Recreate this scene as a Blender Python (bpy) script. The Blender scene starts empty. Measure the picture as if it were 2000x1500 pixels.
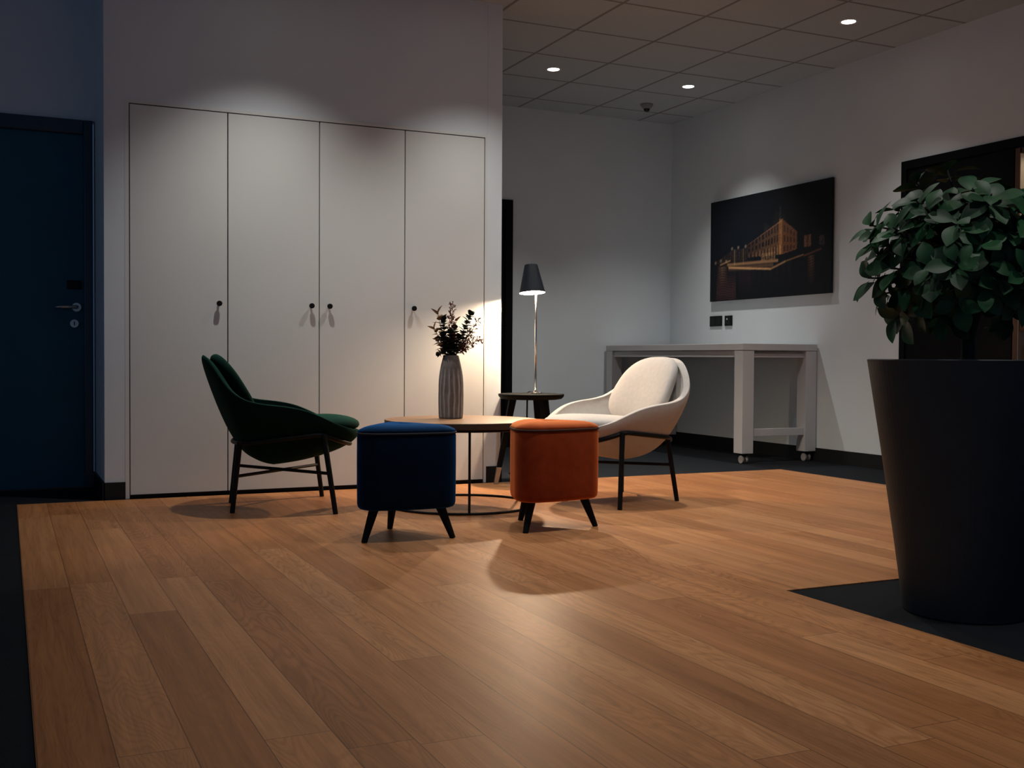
import bpy, bmesh, math, random
from mathutils import Vector, Matrix
C = bpy.context.scene.collection
sc = bpy.context.scene
PI = math.pi
# ------------------------------------------------------------------ camera
H = 0.79
cam_d = bpy.data.cameras.new('camera')
cam_d.sensor_width = 36.0
cam_d.lens = 2136.26 / 2000 * 36.0
cam_d.clip_start = 0.05
cam = bpy.data.objects.new('camera', cam_d)
C.objects.link(cam)
RT = Vector((0.90747962, -0.42005237, 0.00606136))
UP = Vector((0.00457798, 0.02431583, 0.99969384))
FW = Vector((0.42007116, 0.90717404, -0.02398911))
m3 = Matrix((RT, UP, -FW)).transposed()
cam.matrix_world = Matrix.Translation((0, 0, H)) @ m3.to_4x4()
sc.camera = cam
# ------------------------------------------------------------------ view + world
vs = sc.view_settings
vs.view_transform = 'Standard'; vs.look = 'None'; vs.gamma = 1.0
vs.use_curve_mapping = False
vs.exposure = 0.0
w = bpy.data.worlds.new('dusk'); sc.world = w; w.use_nodes = True
bg = w.node_tree.nodes['Background']
bg.inputs[0].default_value = (0.36, 0.60, 1.0, 1); bg.inputs[1].default_value = 0.185
SPOT_W = 110.0      # each ceiling downlight
LAMP_W = 92.0      # bulb of the table lamp
SPOT_COL = (1.0, 0.96, 0.90)
LAMP_COL = (1.0, 0.73, 0.49)

# ------------------------------------------------------------------ node helpers
def new_mat(name):
    m = bpy.data.materials.new(name); m.use_nodes = True
    nt = m.node_tree; b = nt.nodes['Principled BSDF']
    return m, nt, b
def nd(nt, typ, ins=None, **props):
    n = nt.nodes.new(typ)
    for k, v in props.items(): setattr(n, k, v)
    for k, v in (ins or {}).items():
        if hasattr(v, 'is_output') and v.is_output: nt.links.new(v, n.inputs[k])
        else: n.inputs[k].default_value = v
    return n
def mth(nt, op, a, b=None, c=None):
    ins = {0: a}
    if b is not None: ins[1] = b
    if c is not None: ins[2] = c
    return nd(nt, 'ShaderNodeMath', ins, operation=op).outputs[0]
def ramp(nt, fac, stops):
    r = nd(nt, 'ShaderNodeValToRGB', {0: fac})
    e = r.color_ramp.elements
    while len(e) < len(stops): e.new(0.5)
    for el, (p, c) in zip(e, stops):
        el.position = p; el.color = (*c, 1)
    return r.outputs[0]
def mixc(nt, fac, a, b, mode='MIX'):
    n = nt.nodes.new('ShaderNodeMix'); n.data_type = 'RGBA'; n.blend_type = mode
    for i, v in ((0, fac), (6, a), (7, b)):
        if hasattr(v, 'is_output'): nt.links.new(v, n.inputs[i])
        else: n.inputs[i].default_value = v if i == 0 else (*v, 1)
    return n.outputs[2]
def objco(nt): return nd(nt, 'ShaderNodeTexCoord').outputs['Object']

def plain(name, col, rough=0.5, metal=0.0, var=0.06, scale=18.0, bump=0.0, sheen=0.0, sheen_col=None, spec=0.5, coat=0.0, sheen_rough=0.45):
    m, nt, b = new_mat(name)
    co = objco(nt)
    n = nd(nt, 'ShaderNodeTexNoise', {'Vector': co, 'Scale': scale, 'Detail': 4.0})
    lo = tuple(max(0, c * (1 - var)) for c in col); hi = tuple(min(1, c * (1 + var)) for c in col)
    nt.links.new(ramp(nt, n.outputs['Fac'], [(0.3, lo), (0.7, hi)]), b.inputs['Base Color'])
    b.inputs['Roughness'].default_value = rough; b.inputs['Metallic'].default_value = metal
    b.inputs['Specular IOR Level'].default_value = spec
    if sheen:
        b.inputs['Sheen Weight'].default_value = sheen
        b.inputs['Sheen Roughness'].default_value = sheen_rough
        if sheen_col: b.inputs['Sheen Tint'].default_value = (*sheen_col, 1)
    if coat: b.inputs['Coat Weight'].default_value = coat
    if bump:
        n2 = nd(nt, 'ShaderNodeTexNoise', {'Vector': co, 'Scale': scale * 30, 'Detail': 2.0})
        bp = nd(nt, 'ShaderNodeBump', {'Height': n2.outputs['Fac'], 'Strength': bump, 'Distance': 0.002})
        nt.links.new(bp.outputs[0], b.inputs['Normal'])
    return m
def emit(name, col, strength):
    m, nt, b = new_mat(name)
    b.inputs['Base Color'].default_value = (0.8, 0.8, 0.8, 1)
    b.inputs['Emission Color'].default_value = (*col, 1)
    b.inputs['Emission Strength'].default_value = strength
    return m

def velvet(name, dark, fuzz, var=0.12):
    # pile fabric: dark seen straight on, its fuzz catches light at a grazing view
    m, nt, b = new_mat(name)
    co = objco(nt)
    n = nd(nt, 'ShaderNodeTexNoise', {'Vector': co, 'Scale': 25.0, 'Detail': 4.0})
    d = ramp(nt, n.outputs['Fac'], [(0.3, tuple(c * (1 - var) for c in dark)), (0.7, tuple(c * (1 + var) for c in dark))])
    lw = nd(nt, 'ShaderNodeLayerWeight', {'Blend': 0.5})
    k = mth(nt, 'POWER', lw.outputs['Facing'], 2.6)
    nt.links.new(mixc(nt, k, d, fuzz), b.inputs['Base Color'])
    b.inputs['Roughness'].default_value = 0.9; b.inputs['Specular IOR Level'].default_value = 0.05
    b.inputs['Sheen Weight'].default_value = 0.25; b.inputs['Sheen Roughness'].default_value = 0.4
    b.inputs['Sheen Tint'].default_value = (*fuzz, 1)
    n2 = nd(nt, 'ShaderNodeTexNoise', {'Vector': co, 'Scale': 700.0, 'Detail': 2.0})
    bp = nd(nt, 'ShaderNodeBump', {'Height': n2.outputs['Fac'], 'Strength': 0.1, 'Distance': 0.002})
    nt.links.new(bp.outputs[0], b.inputs['Normal'])
    return m
def oak_floor():
    m, nt, b = new_mat('oak_planks')
    s = nd(nt, 'ShaderNodeSeparateXYZ', {0: objco(nt)})
    x, y = s.outputs[0], s.outputs[1]
    PW, PL = 0.1425, 1.785
    a = mth(nt, 'DIVIDE', mth(nt, 'SUBTRACT', x, 0.337 - 10 * PW), PW)
    i = mth(nt, 'FLOOR', a); fx = mth(nt, 'FRACT', a)
    w1 = nd(nt, 'ShaderNodeTexWhiteNoise', {'W': i}, noise_dimensions='1D').outputs['Value']
    yb = mth(nt, 'ADD', mth(nt, 'DIVIDE', y, PL), mth(nt, 'MULTIPLY', w1, 7.3))
    j = mth(nt, 'FLOOR', yb); fy = mth(nt, 'FRACT', yb)
    idv = nd(nt, 'ShaderNodeCombineXYZ', {0: i, 1: j}).outputs[0]
    w2 = nd(nt, 'ShaderNodeTexWhiteNoise', {'Vector': idv}, noise_dimensions='2D')
    r = w2.outputs['Value']
    r2 = nd(nt, 'ShaderNodeSeparateColor', {0: w2.outputs['Color']})
    # fine pores
    v1 = nd(nt, 'ShaderNodeCombineXYZ', {0: mth(nt, 'MULTIPLY', x, 190.0), 1: mth(nt, 'MULTIPLY', y, 5.0), 2: mth(nt, 'MULTIPLY', r, 40.0)}).outputs[0]
    pore = nd(nt, 'ShaderNodeTexNoise', {'Vector': v1, 'Scale': 1.0, 'Detail': 3.0}).outputs['Fac']
    # broad streaks
    v2 = nd(nt, 'ShaderNodeCombineXYZ', {0: mth(nt, 'MULTIPLY', x, 26.0), 1: mth(nt, 'MULTIPLY', y, 1.1), 2: mth(nt, 'MULTIPLY', r, 90.0)}).outputs[0]
    streak = nd(nt, 'ShaderNodeTexNoise', {'Vector': v2, 'Scale': 1.0, 'Detail': 3.0, 'Distortion': 0.4}).outputs['Fac']
    # cathedral figure: contour lines of a slow noise
    v3 = nd(nt, 'ShaderNodeCombineXYZ', {0: mth(nt, 'MULTIPLY', x, 8.5), 1: mth(nt, 'MULTIPLY', y, 1.35), 2: mth(nt, 'MULTIPLY', r, 55.0)}).outputs[0]
    slow = nd(nt, 'ShaderNodeTexNoise', {'Vector': v3, 'Scale': 1.0, 'Detail': 1.2}).outputs['Fac']
    ring = mth(nt, 'SINE', mth(nt, 'MULTIPLY', slow, 165.0))
    ring = mth(nt, 'MULTIPLY_ADD', ring, 0.5, 0.5)
    base = ramp(nt, r, [(0.0, (0.335, 0.146, 0.056)), (0.35, (0.385, 0.172, 0.068)), (0.7, (0.43, 0.200, 0.080)), (1.0, (0.485, 0.236, 0.100))])
    warm = mixc(nt, mth(nt, 'MULTIPLY', r2.outputs[1], 0.22), base, (0.44, 0.165, 0.058))
    c1 = mixc(nt, 1.0, warm, ramp(nt, streak, [(0.25, (0.76, 0.73, 0.70)), (0.75, (1.12, 1.12, 1.12))]), 'MULTIPLY')
    c2 = mixc(nt, 1.0, c1, ramp(nt, pore, [(0.3, (0.84, 0.82, 0.80)), (0.6, (1.05, 1.05, 1.05))]), 'MULTIPLY')
    c3 = mixc(nt, mth(nt, 'MULTIPLY', r2.outputs[2], 0.8), c2, mixc(nt, 1.0, c2, ramp(nt, ring, [(0.0, (0.80, 0.77, 0.74)), (0.6, (1.04, 1.04, 1.04))]), 'MULTIPLY'))
    gx = mth(nt, 'LESS_THAN', mth(nt, 'MINIMUM', fx, mth(nt, 'SUBTRACT', 1.0, fx)), 0.0085)
    gy = mth(nt, 'LESS_THAN', mth(nt, 'MINIMUM', fy, mth(nt, 'SUBTRACT', 1.0, fy)), 0.0007)
    gap = mth(nt, 'MAXIMUM', gx, gy)
    col = mixc(nt, mth(nt, 'MULTIPLY', gap, 0.62), c3, (0.03, 0.014, 0.006))
    nt.links.new(col, b.inputs['Base Color'])
    nt.links.new(mth(nt, 'MULTIPLY_ADD', pore, 0.14, 0.36), b.inputs['Roughness'])
    b.inputs['Specular IOR Level'].default_value = 0.2
    hgt = mth(nt, 'SUBTRACT', mth(nt, 'MULTIPLY_ADD', pore, 0.25, mth(nt, 'MULTIPLY', ring, 0.12)), mth(nt, 'MULTIPLY', gap, 1.2))
    bp = nd(nt, 'ShaderNodeBump', {'Height': hgt, 'Strength': 0.22, 'Distance': 0.002})
    nt.links.new(bp.outputs[0], b.inputs['Normal'])
    return m

def carpet():
    m, nt, b = new_mat('dark_carpet')
    co = objco(nt)
    n = nd(nt, 'ShaderNodeTexNoise', {'Vector': co, 'Scale': 260.0, 'Detail': 2.0})
    n2 = nd(nt, 'ShaderNodeTexNoise', {'Vector': co, 'Scale': 5.0, 'Detail': 4.0})
    c = mixc(nt, n2.outputs['Fac'], (0.006, 0.008, 0.011), (0.013, 0.016, 0.020))
    c = mixc(nt, 0.5, c, ramp(nt, n.outputs['Fac'], [(0.3, (0.005, 0.006, 0.009)), (0.7, (0.016, 0.019, 0.023))]))
    nt.links.new(c, b.inputs['Base Color'])
    b.inputs['Roughness'].default_value = 0.95; b.inputs['Specular IOR Level'].default_value = 0.1
    bp = nd(nt, 'ShaderNodeBump', {'Height': n.outputs['Fac'], 'Strength': 0.7, 'Distance': 0.004})
    nt.links.new(bp.outputs[0], b.inputs['Normal'])
    return m

def tile_ceiling():
    m, nt, b = new_mat('ceiling_tiles')
    co = objco(nt)
    s = nd(nt, 'ShaderNodeSeparateXYZ', {0: co})
    def dist(v, o, p):
        f = mth(nt, 'FRACT', mth(nt, 'DIVIDE', mth(nt, 'SUBTRACT', v, o - 20 * p), p))
        return mth(nt, 'MULTIPLY', mth(nt, 'MINIMUM', f, mth(nt, 'SUBTRACT', 1.0, f)), p)
    d = mth(nt, 'MINIMUM', dist(s.outputs[0], 3.52, 0.62), dist(s.outputs[1], 5.975, 0.63))
    n = nd(nt, 'ShaderNodeTexNoise', {'Vector': co, 'Scale': 120.0, 'Detail': 3.0})
    t = ramp(nt, n.outputs['Fac'], [(0.3, (0.41, 0.46, 0.49)), (0.7, (0.47, 0.52, 0.56))])
    line = mth(nt, 'LESS_THAN', d, 0.011)
    nt.links.new(mixc(nt, line, t, (0.22, 0.22, 0.22)), b.inputs['Base Color'])
    b.inputs['Roughness'].default_value = 0.9
    hh = mth(nt, 'MINIMUM', mth(nt, 'DIVIDE', d, 0.016), 1.0)
    bp = nd(nt, 'ShaderNodeBump', {'Height': hh, 'Strength': 0.4, 'Distance': 0.006})
    nt.links.new(bp.outputs[0], b.inputs['Normal'])
    return m

def oak_top():
    m, nt, b = new_mat('oak_table_top')
    co = objco(nt)
    mp = nd(nt, 'ShaderNodeMapping', {'Vector': co, 'Scale': (3.0, 45.0, 3.0)})
    n = nd(nt, 'ShaderNodeTexNoise', {'Vector': mp.outputs[0], 'Scale': 1.0, 'Detail': 4.0, 'Distortion': 0.5})
    s = nd(nt, 'ShaderNodeSeparateXYZ', {0: co})
    wv = nd(nt, 'ShaderNodeTexWhiteNoise', {'W': mth(nt, 'FLOOR', mth(nt, 'MULTIPLY', s.outputs[1], 11.0))}, noise_dimensions='1D')
    c = ramp(nt, n.outputs['Fac'], [(0.25, (0.17, 0.080, 0.034)), (0.75, (0.34, 0.18, 0.085))])
    c = mixc(nt, mth(nt, 'MULTIPLY', wv.outputs['Value'], 0.35), c, (0.14, 0.066, 0.03))
    nt.links.new(c, b.inputs['Base Color'])
    b.inputs['Roughness'].default_value = 0.42
    return m

def concrete_vase():
    m, nt, b = new_mat('grey_stoneware')
    co = objco(nt)
    n = nd(nt, 'ShaderNodeTexNoise', {'Vector': co, 'Scale': 30.0, 'Detail': 6.0})
    at = nd(nt, 'ShaderNodeAttribute', attribute_name='ridge')
    c = ramp(nt, n.outputs['Fac'], [(0.3, (0.16, 0.145, 0.135)), (0.7, (0.235, 0.215, 0.205))])
    c = mixc(nt, at.outputs['Fac'], c, (0.44, 0.42, 0.41))
    nt.links.new(c, b.inputs['Base Color'])
    b.inputs['Roughness'].default_value = 0.8
    bp = nd(nt, 'ShaderNodeBump', {'Height': n.outputs['Fac'], 'Strength': 0.3, 'Distance': 0.003})
    nt.links.new(bp.outputs[0], b.inputs['Normal'])
    return m

def leaf_mat(name, lo, hi, rough=0.38):
    m, nt, b = new_mat(name)
    co = objco(nt)
    n = nd(nt, 'ShaderNodeTexNoise', {'Vector': co, 'Scale': 9.0, 'Detail': 3.0})
    nt.links.new(ramp(nt, n.outputs['Fac'], [(0.3, lo), (0.7, hi)]), b.inputs['Base Color'])
    b.inputs['Roughness'].default_value = rough; b.inputs['Specular IOR Level'].default_value = 0.25
    return m

def printed():
    m, nt, b = new_mat('night_print')
    at = nd(nt, 'ShaderNodeAttribute', attribute_name='ink')
    n = nd(nt, 'ShaderNodeTexNoise', {'Vector': objco(nt), 'Scale': 160.0, 'Detail': 3.0})
    c = mixc(nt, 1.0, at.outputs['Color'], ramp(nt, n.outputs['Fac'], [(0.3, (0.8, 0.8, 0.8)), (0.7, (1.2, 1.2, 1.2))]), 'MULTIPLY')
    nt.links.new(c, b.inputs['Base Color'])
    b.inputs['Roughness'].default_value = 0.55; b.inputs['Specular IOR Level'].default_value = 0.25
    return m

M = dict(
    wall=plain('wall_paint', (0.66, 0.715, 0.75), 0.9, var=0.02, scale=3.0, bump=0.05, spec=0.2),
    cup=plain('cupboard_lacquer', (0.66, 0.675, 0.665), 0.55, var=0.02, scale=2.0, spec=0.3),
    gap=plain('dark_gap', (0.02, 0.018, 0.016), 0.9),
    black=plain('black_base', (0.006, 0.007, 0.009), 0.6, spec=0.3),
    navy=plain('navy_door', (0.0035, 0.085, 0.135), 0.5, var=0.1, scale=3, spec=0.35),
    navyf=plain('navy_frame', (0.0035, 0.030, 0.062), 0.3, spec=0.6),
    blkdoor=plain('black_door', (0.0018, 0.0024, 0.0034), 0.6, spec=0.12),
    floor=oak_floor(), carpet=carpet(), ceil=tile_ceiling(), top=oak_top(),
    steel=plain('brushed_steel', (0.50, 0.50, 0.49), 0.35, 1.0),
    chrome=plain('chrome', (0.75, 0.72, 0.68), 0.14, 1.0),
    blackmetal=plain('black_metal', (0.0040, 0.005, 0.006), 0.5, 0.0, spec=0.2),
    blackwood=plain('black_wood', (0.0040, 0.0048, 0.0056), 0.65, spec=0.12),
    darkoak=plain('dark_table_edge', (0.055, 0.030, 0.017), 0.5),
    green=velvet('green_velvet', (0.0032, 0.0150, 0.0110), (0.008, 0.052, 0.036)),
    cream=plain('cream_fabric', (0.51, 0.48, 0.45), 0.9, var=0.05, scale=40, bump=0.25, sheen=0.15, spec=0.15),
    blue=velvet('blue_velvet', (0.0010, 0.0075, 0.0220), (0.006, 0.085, 0.27)),
    bluepipe=plain('blue_piping', (0.002, 0.006, 0.016), 0.8),
    orange=velvet('orange_velvet', (0.215, 0.034, 0.010), (0.95, 0.27, 0.085)),
    orangepipe=plain('dark_piping', (0.035, 0.008, 0.004), 0.8),
    desk=plain('desk_laminate', (0.55, 0.55, 0.56), 0.6, var=0.02, scale=4, spec=0.3),
    rubber=plain('grey_wheel', (0.42, 0.42, 0.42), 0.5),
    shade=plain('shade_outside', (0.0055, 0.009, 0.015), 0.6, spec=0.25),
    shade_in=plain('shade_lining', (0.85, 0.80, 0.72), 0.7),
    vase=concrete_vase(),
    pot=plain('planter_charcoal', (0.0075, 0.0170, 0.0250), 0.55, var=0.12, scale=10, spec=0.35),
    soil=plain('potting_soil', (0.012, 0.009, 0.007), 0.95, var=0.4, scale=60, bump=0.6),
    bark=plain('bark', (0.014, 0.011, 0.008), 0.85, var=0.3, scale=40, bump=0.5),
    leaf=leaf_mat('glossy_leaf', (0.004, 0.027, 0.010), (0.016, 0.080, 0.028), 0.5),
    euc=leaf_mat('dark_eucalyptus', (0.013, 0.027, 0.024), (0.034, 0.056, 0.048), 0.6),
    tan=leaf_mat('dried_tan_leaf', (0.20, 0.13, 0.07), (0.36, 0.25, 0.15), 0.7),
    berry=leaf_mat('dried_red_bud', (0.13, 0.045, 0.032), (0.27, 0.10, 0.07), 0.7),
    sage=leaf_mat('dried_sage', (0.07, 0.065, 0.04), (0.14, 0.12, 0.075), 0.7),
    twig=plain('twig', (0.05, 0.032, 0.022), 0.8),
    printed=printed(),
    wood_edge=plain('brown_jamb', (0.085, 0.036, 0.018), 0.5, var=0.2, scale=8),
    niche=plain('cream_panel', (0.62, 0.52, 0.40), 0.7),
    white=plain('white_plastic', (0.75, 0.75, 0.74), 0.5),
    lens=emit('downlight_glow', (1.0, 0.95, 0.88), 14.0),
    bulb=emit('bulb_glow', LAMP_COL, 60.0),
    dome=plain('dark_dome', (0.004, 0.004, 0.005), 0.1),
    camw=plain('camera_housing', (0.22, 0.23, 0.25), 0.5),
)

# ------------------------------------------------------------------ mesh helpers
def obj(name, bm, mat, parent=None, smooth=False, loc=None, subsurf=0, bevel=0.0):
    bmesh.ops.recalc_face_normals(bm, faces=bm.faces[:]) if bm.faces else None
    if smooth:
        for f in bm.faces: f.smooth = True
    me = bpy.data.meshes.new(name); bm.to_mesh(me); bm.free()
    o = bpy.data.objects.new(name, me); C.objects.link(o)
    for mm in (mat if isinstance(mat, (list, tuple)) else [mat]): me.materials.append(mm)
    if parent: o.parent = parent
    if loc: o.location = loc
    if bevel:
        bv = o.modifiers.new('b', 'BEVEL'); bv.width = bevel; bv.segments = 2; bv.limit_method = 'ANGLE'
    if subsurf:
        s = o.modifiers.new('s', 'SUBSURF'); s.levels = subsurf; s.render_levels = subsurf
    return o
def thing(name, label, cat, loc=(0, 0, 0), rz=0.0, group=None):
    o = bpy.data.objects.new(name, None); C.objects.link(o)
    o.empty_display_size = 0.1
    o.location = loc; o.rotation_euler = (0, 0, rz)
    o['label'] = label; o['category'] = cat
    if group: o['group'] = group
    return o
def tag(o, label, cat, group=None):
    o['label'] = label; o['category'] = cat
    if group: o['group'] = group
    return o
def struct(name, bm, mat, parent=None, **k):
    o = obj(name, bm, mat, parent, **k)
    if not parent: o['kind'] = 'structure'
    return o
def box(bm, a, b):
    vs = [bm.verts.new((x, y, z)) for x in (a[0], b[0]) for y in (a[1], b[1]) for z in (a[2], b[2])]
    for q in ((0, 1, 3, 2), (4, 6, 7, 5), (0, 4, 5, 1), (2, 3, 7, 6), (0, 2, 6, 4), (1, 5, 7, 3)):
        bm.faces.new([vs[i] for i in q])
    return bm
def BX(a, b): return box(bmesh.new(), a, b)
def lathe(bm, prof, n=48, c=(0, 0), cap0=True, cap1=True):
    rings = []
    for r, z in prof:
        rings.append([bm.verts.new((c[0] + r * math.cos(2 * PI * k / n), c[1] + r * math.sin(2 * PI * k / n), z)) for k in range(n)])
    for a, b in zip(rings, rings[1:]):
        for k in range(n): bm.faces.new((a[k], a[(k + 1) % n], b[(k + 1) % n], b[k]))
    if cap0: bm.faces.new(rings[0])
    if cap1: bm.faces.new(rings[-1])
    return bm
def LT(prof, n=48, **k): return lathe(bmesh.new(), prof, n, **k)
def tube(bm, pts, rad, n=10, closed=False, cap=True):
    pts = [Vector(p) for p in pts]; rs = rad if isinstance(rad, (list, tuple)) else [rad] * len(pts)
    rings = []; prev = None; N = len(pts)
    for k, p in enumerate(pts):
        if closed: t = (pts[(k + 1) % N] - pts[k - 1]).normalized()
        else: t = (pts[min(k + 1, N - 1)] - pts[max(k - 1, 0)]).normalized()
        u = (prev - t * prev.dot(t)) if prev is not None else t.orthogonal()
        if u.length < 1e-6: u = t.orthogonal()
        u.normalize(); prev = u; v = t.cross(u)
        rings.append([bm.verts.new(p + rs[k] * (math.cos(2 * PI * i / n) * u + math.sin(2 * PI * i / n) * v)) for i in range(n)])
    seq = list(zip(rings, rings[1:] + rings[:1])) if closed else list(zip(rings, rings[1:]))
    for a, b in seq:
        for i in range(n): bm.faces.new((a[i], a[(i + 1) % n], b[(i + 1) % n], b[i]))
    if cap and not closed:
        bm.faces.new(rings[0]); bm.faces.new(rings[-1])
    return bm
def TB(pts, rad, n=10, **k): return tube(bmesh.new(), pts, rad, n, **k)
def loft(bm, loops, cap0=True, cap1=True):
    rings = [[bm.verts.new(p) for p in L] for L in loops]; n = len(rings[0])
    for a, b in zip(rings, rings[1:]):
        for i in range(n): bm.faces.new((a[i], a[(i + 1) % n], b[(i + 1) % n], b[i]))
    if cap0: bm.faces.new(rings[0])
    if cap1: bm.faces.new(rings[-1])
    return bm
def kids(o): return list(o.children)
def copy_tree(o, parent=None):
    c = o.copy(); C.objects.link(c); c.parent = parent
    for ch in kids(o): copy_tree(ch, c)
    return c

# ------------------------------------------------------------------ room shell
WY = 6.34            # cupboard wall
CZ = 3.015           # ceiling
RX = 5.759           # right wall
BY = 8.85            # back wall
DY = 6.987           # recess with the navy door
NY = -2.2            # near end of what is built
LX = -2.4
struct('floor', BX((LX, NY, -0.12), (RX + 1.0, BY + 0.1, -0.004)), M['carpet'])
# oak area: an L-shaped polygon slab
bm = bmesh.new()
poly = [(0.05, 6.312), (0.05, NY), (2.42, NY), (2.42, 2.985), (5.06, 2.985), (5.06, 6.312)]
lo = [bm.verts.new((x, y, -0.004)) for x, y in poly]; hi = [bm.verts.new((x, y, 0.0)) for x, y in poly]
bm.faces.new(hi); bm.faces.new(lo)
for k in range(len(poly)): bm.faces.new((lo[k], lo[(k + 1) % 6], hi[(k + 1) % 6], hi[k]))
struct('floor', bm, M['floor'])
struct('ceiling', BX((LX, NY, CZ), (RX + 0.1, BY + 0.1, CZ + 0.1)), M['ceil'])
bm = bmesh.new()     # partition that carries the cupboard: two piers and the panel over the doors
box(bm, (0.488, WY, 0), (0.595, BY, CZ))
box(bm, (2.757, WY, 0), (2.857, BY, CZ))
box(bm, (0.595, WY + 0.003, 2.19), (2.757, WY + 0.6, CZ))
struct('wall_middle', bm, M['wall'])
# back wall with the doorway hidden behind the pier
bm = bmesh.new()
box(bm, (2.857, BY, 2.188), (4.09, BY + 0.1, CZ)); box(bm, (4.09, BY, 0), (RX + 0.1, BY + 0.1, CZ))
box(bm, (2.857, BY, 0), (3.15, BY + 0.1, 2.188))
struct('wall_back', bm, M['wall'])
# left recess wall above / beside the navy door
bm = bmesh.new()
box(bm, (LX, DY, 2.18), (0.488, DY + 0.1, CZ)); box(bm, (LX, DY, 0), (-0.56, DY + 0.1, 2.18))
struct('wall_door', bm, M['wall'])
# right wall with opening for door pair
OY0, OY1 = 4.10, 5.89
bm = bmesh.new()
box(bm, (RX, OY1, 0), (RX + 0.1, BY, CZ)); box(bm, (RX, OY0, 2.19), (RX + 0.1, OY1, CZ)); box(bm, (RX, NY, 0), (RX + 0.1, OY0, CZ))
struct('wall_right', bm, M['wall'])
bm = bmesh.new()
box(bm, (LX - 0.1, NY, 0), (LX, DY + 0.1, 0.35)); box(bm, (LX - 0.1, NY, 2.75), (LX, DY + 0.1, CZ)); box(bm, (LX - 0.1, 6.3, 0.35), (LX, DY + 0.1, 2.75)); box(bm, (LX - 0.1, NY, 0.35), (LX, -1.2, 2.75))
struct('wall_left', bm, M['wall'])  # unseen side wall; its large opening is added to let blue world light in
bm = bmesh.new()
for yy in (-1.2, 1.28, 3.76, 6.25): box(bm, (LX - 0.08, yy, 0.35), (LX - 0.02, yy + 0.05, 2.75))
box(bm, (LX - 0.08, -1.15, 0.35), (LX - 0.02, 6.25, 0.40)); box(bm, (LX - 0.08, -1.15, 2.70), (LX - 0.02, 6.25, 2.75))
struct('added_window_1', bm, M['blackmetal'])  # frame of the added opening, an unseen source of blue fill from the left
# baseboards
struct('baseboard_right', BX((RX - 0.012, OY1 + 0.0, -0.004), (RX, BY, 0.1)), M['black'])
struct('baseboard_back', BX((4.09, BY - 0.012, -0.004), (RX - 0.012, BY, 0.1)), M['black'])
struct('baseboard_left', BX((0.482, WY - 0.010, -0.004), (0.595, WY, 0.094)), M['black'])
struct('baseboard_pier', BX((0.476, WY - 0.010, -0.004), (0.488, DY, 0.094)), M['black'])
struct('baseboard_middle', BX((2.757, WY - 0.010, -0.004), (2.863, WY, 0.101)), M['black'])

# ------------------------------------------------------------------ doors (setting)
def door_left():
    t = bpy.data.objects.new('door_1', None); C.objects.link(t); t['kind'] = 'structure'
    t.location = (-0.03, DY, 0)
    X = lambda x: x + 0.03
    bm = bmesh.new()
    box(bm, (X(0.424), -0.03, 0), (X(0.474), 0.09, 2.178)); box(bm, (X(-0.56), -0.03, 0), (X(-0.485), 0.09, 2.178))
    box(bm, (X(-0.485), -0.03, 2.095), (X(0.424), 0.09, 2.178))
    obj('door_frame', bm, M['navyf'], t, bevel=0.006)
    bm = bmesh.new(); box(bm, (X(-0.485), 0.0, 0.008), (X(0.424), 0.05, 2.093))
    leaf = obj('door_leaf', bm, M['navy'], t)
    bm = TB([(X(0.383), 0, 1.074), (X(0.383), -0.012, 1.074)], 0.026, 20)
    h = obj('door_handle', bm, M['steel'], leaf, smooth=False)
    bm = TB([(X(0.383), -0.010, 1.074), (X(0.383), -0.050, 1.074), (X(0.372), -0.058, 1.074), (X(0.30), -0.058, 1.072), (X(0.262), -0.050, 1.070)], [0.010, 0.010, 0.0105, 0.010, 0.009], 12)
    obj('lever', bm, M['steel'], leaf, smooth=True)
    bm = TB([(X(0.371), 0, 0.977), (X(0.371), -0.014, 0.977)], 0.024, 20)
    lk = obj('keyhole_lock', bm, M['steel'], leaf)
    obj('key_slot', BX((X(0.368), -0.0155, 0.966), (X(0.374), -0.0135, 0.988)), M['black'], leaf)
    obj('card_reader', BX((X(0.331), -0.016, 1.181), (X(0.410), 0.0, 1.232)), M['blackmetal'], leaf, bevel=0.004)
door_left()
def door_back():
    t = bpy.data.objects.new('door_2', None); C.objects.link(t); t['kind'] = 'structure'
    t.location = (3.62, BY, 0)
    bm = bmesh.new()
    box(bm, (0.40, -0.02, 0), (0.47, 0.08, 2.188)); box(bm, (-0.47, -0.02, 0), (-0.40, 0.08, 2.188)); box(bm, (-0.40, -0.02, 2.115), (0.40, 0.08, 2.188))
    obj('door_frame', bm, M['blkdoor'], t)
    obj('door_leaf', BX((-0.40, 0.0, 0.005), (0.40, 0.05, 2.113)), M['blkdoor'], t)
door_back()
def door_right():
    t = bpy.data.objects.new('door_3', None); C.objects.link(t); t['kind'] = 'structure'
    t.location = (RX, 5.4, 0)
    Y = lambda y: y - 5.4
    bm = bmesh.new()
    box(bm, (-0.012, Y(5.84), 0), (0.09, Y(5.89), 2.188)); box(bm, (-0.012, Y(4.10), 2.13), (0.09, Y(5.84), 2.188))
    obj('door_frame', bm, M['blkdoor'], t)
    lf = obj('door_leaf', BX((0.0, Y(4.945), 0.005), (0.05, Y(5.838), 2.128)), M['blkdoor'], t)
    for z in (0.25, 1.07, 1.9):
        obj('hinge', TB([(-0.006, Y(5.832), z - 0.045), (-0.006, Y(5.832), z + 0.045)], 0.0045, 8), M['steel'], lf)
    obj('rosette', TB([(0, Y(5.017), 1.0), (-0.012, Y(5.017), 1.0)], 0.022, 18), M['steel'], lf)
    obj('lever', TB([(-0.01, Y(5.017), 1.0), (-0.05, Y(5.017), 1.0), (-0.056, Y(5.03), 1.0), (-0.056, Y(5.10), 0.998)], 0.008, 10), M['blackmetal'], lf, smooth=True)
door_right()

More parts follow.
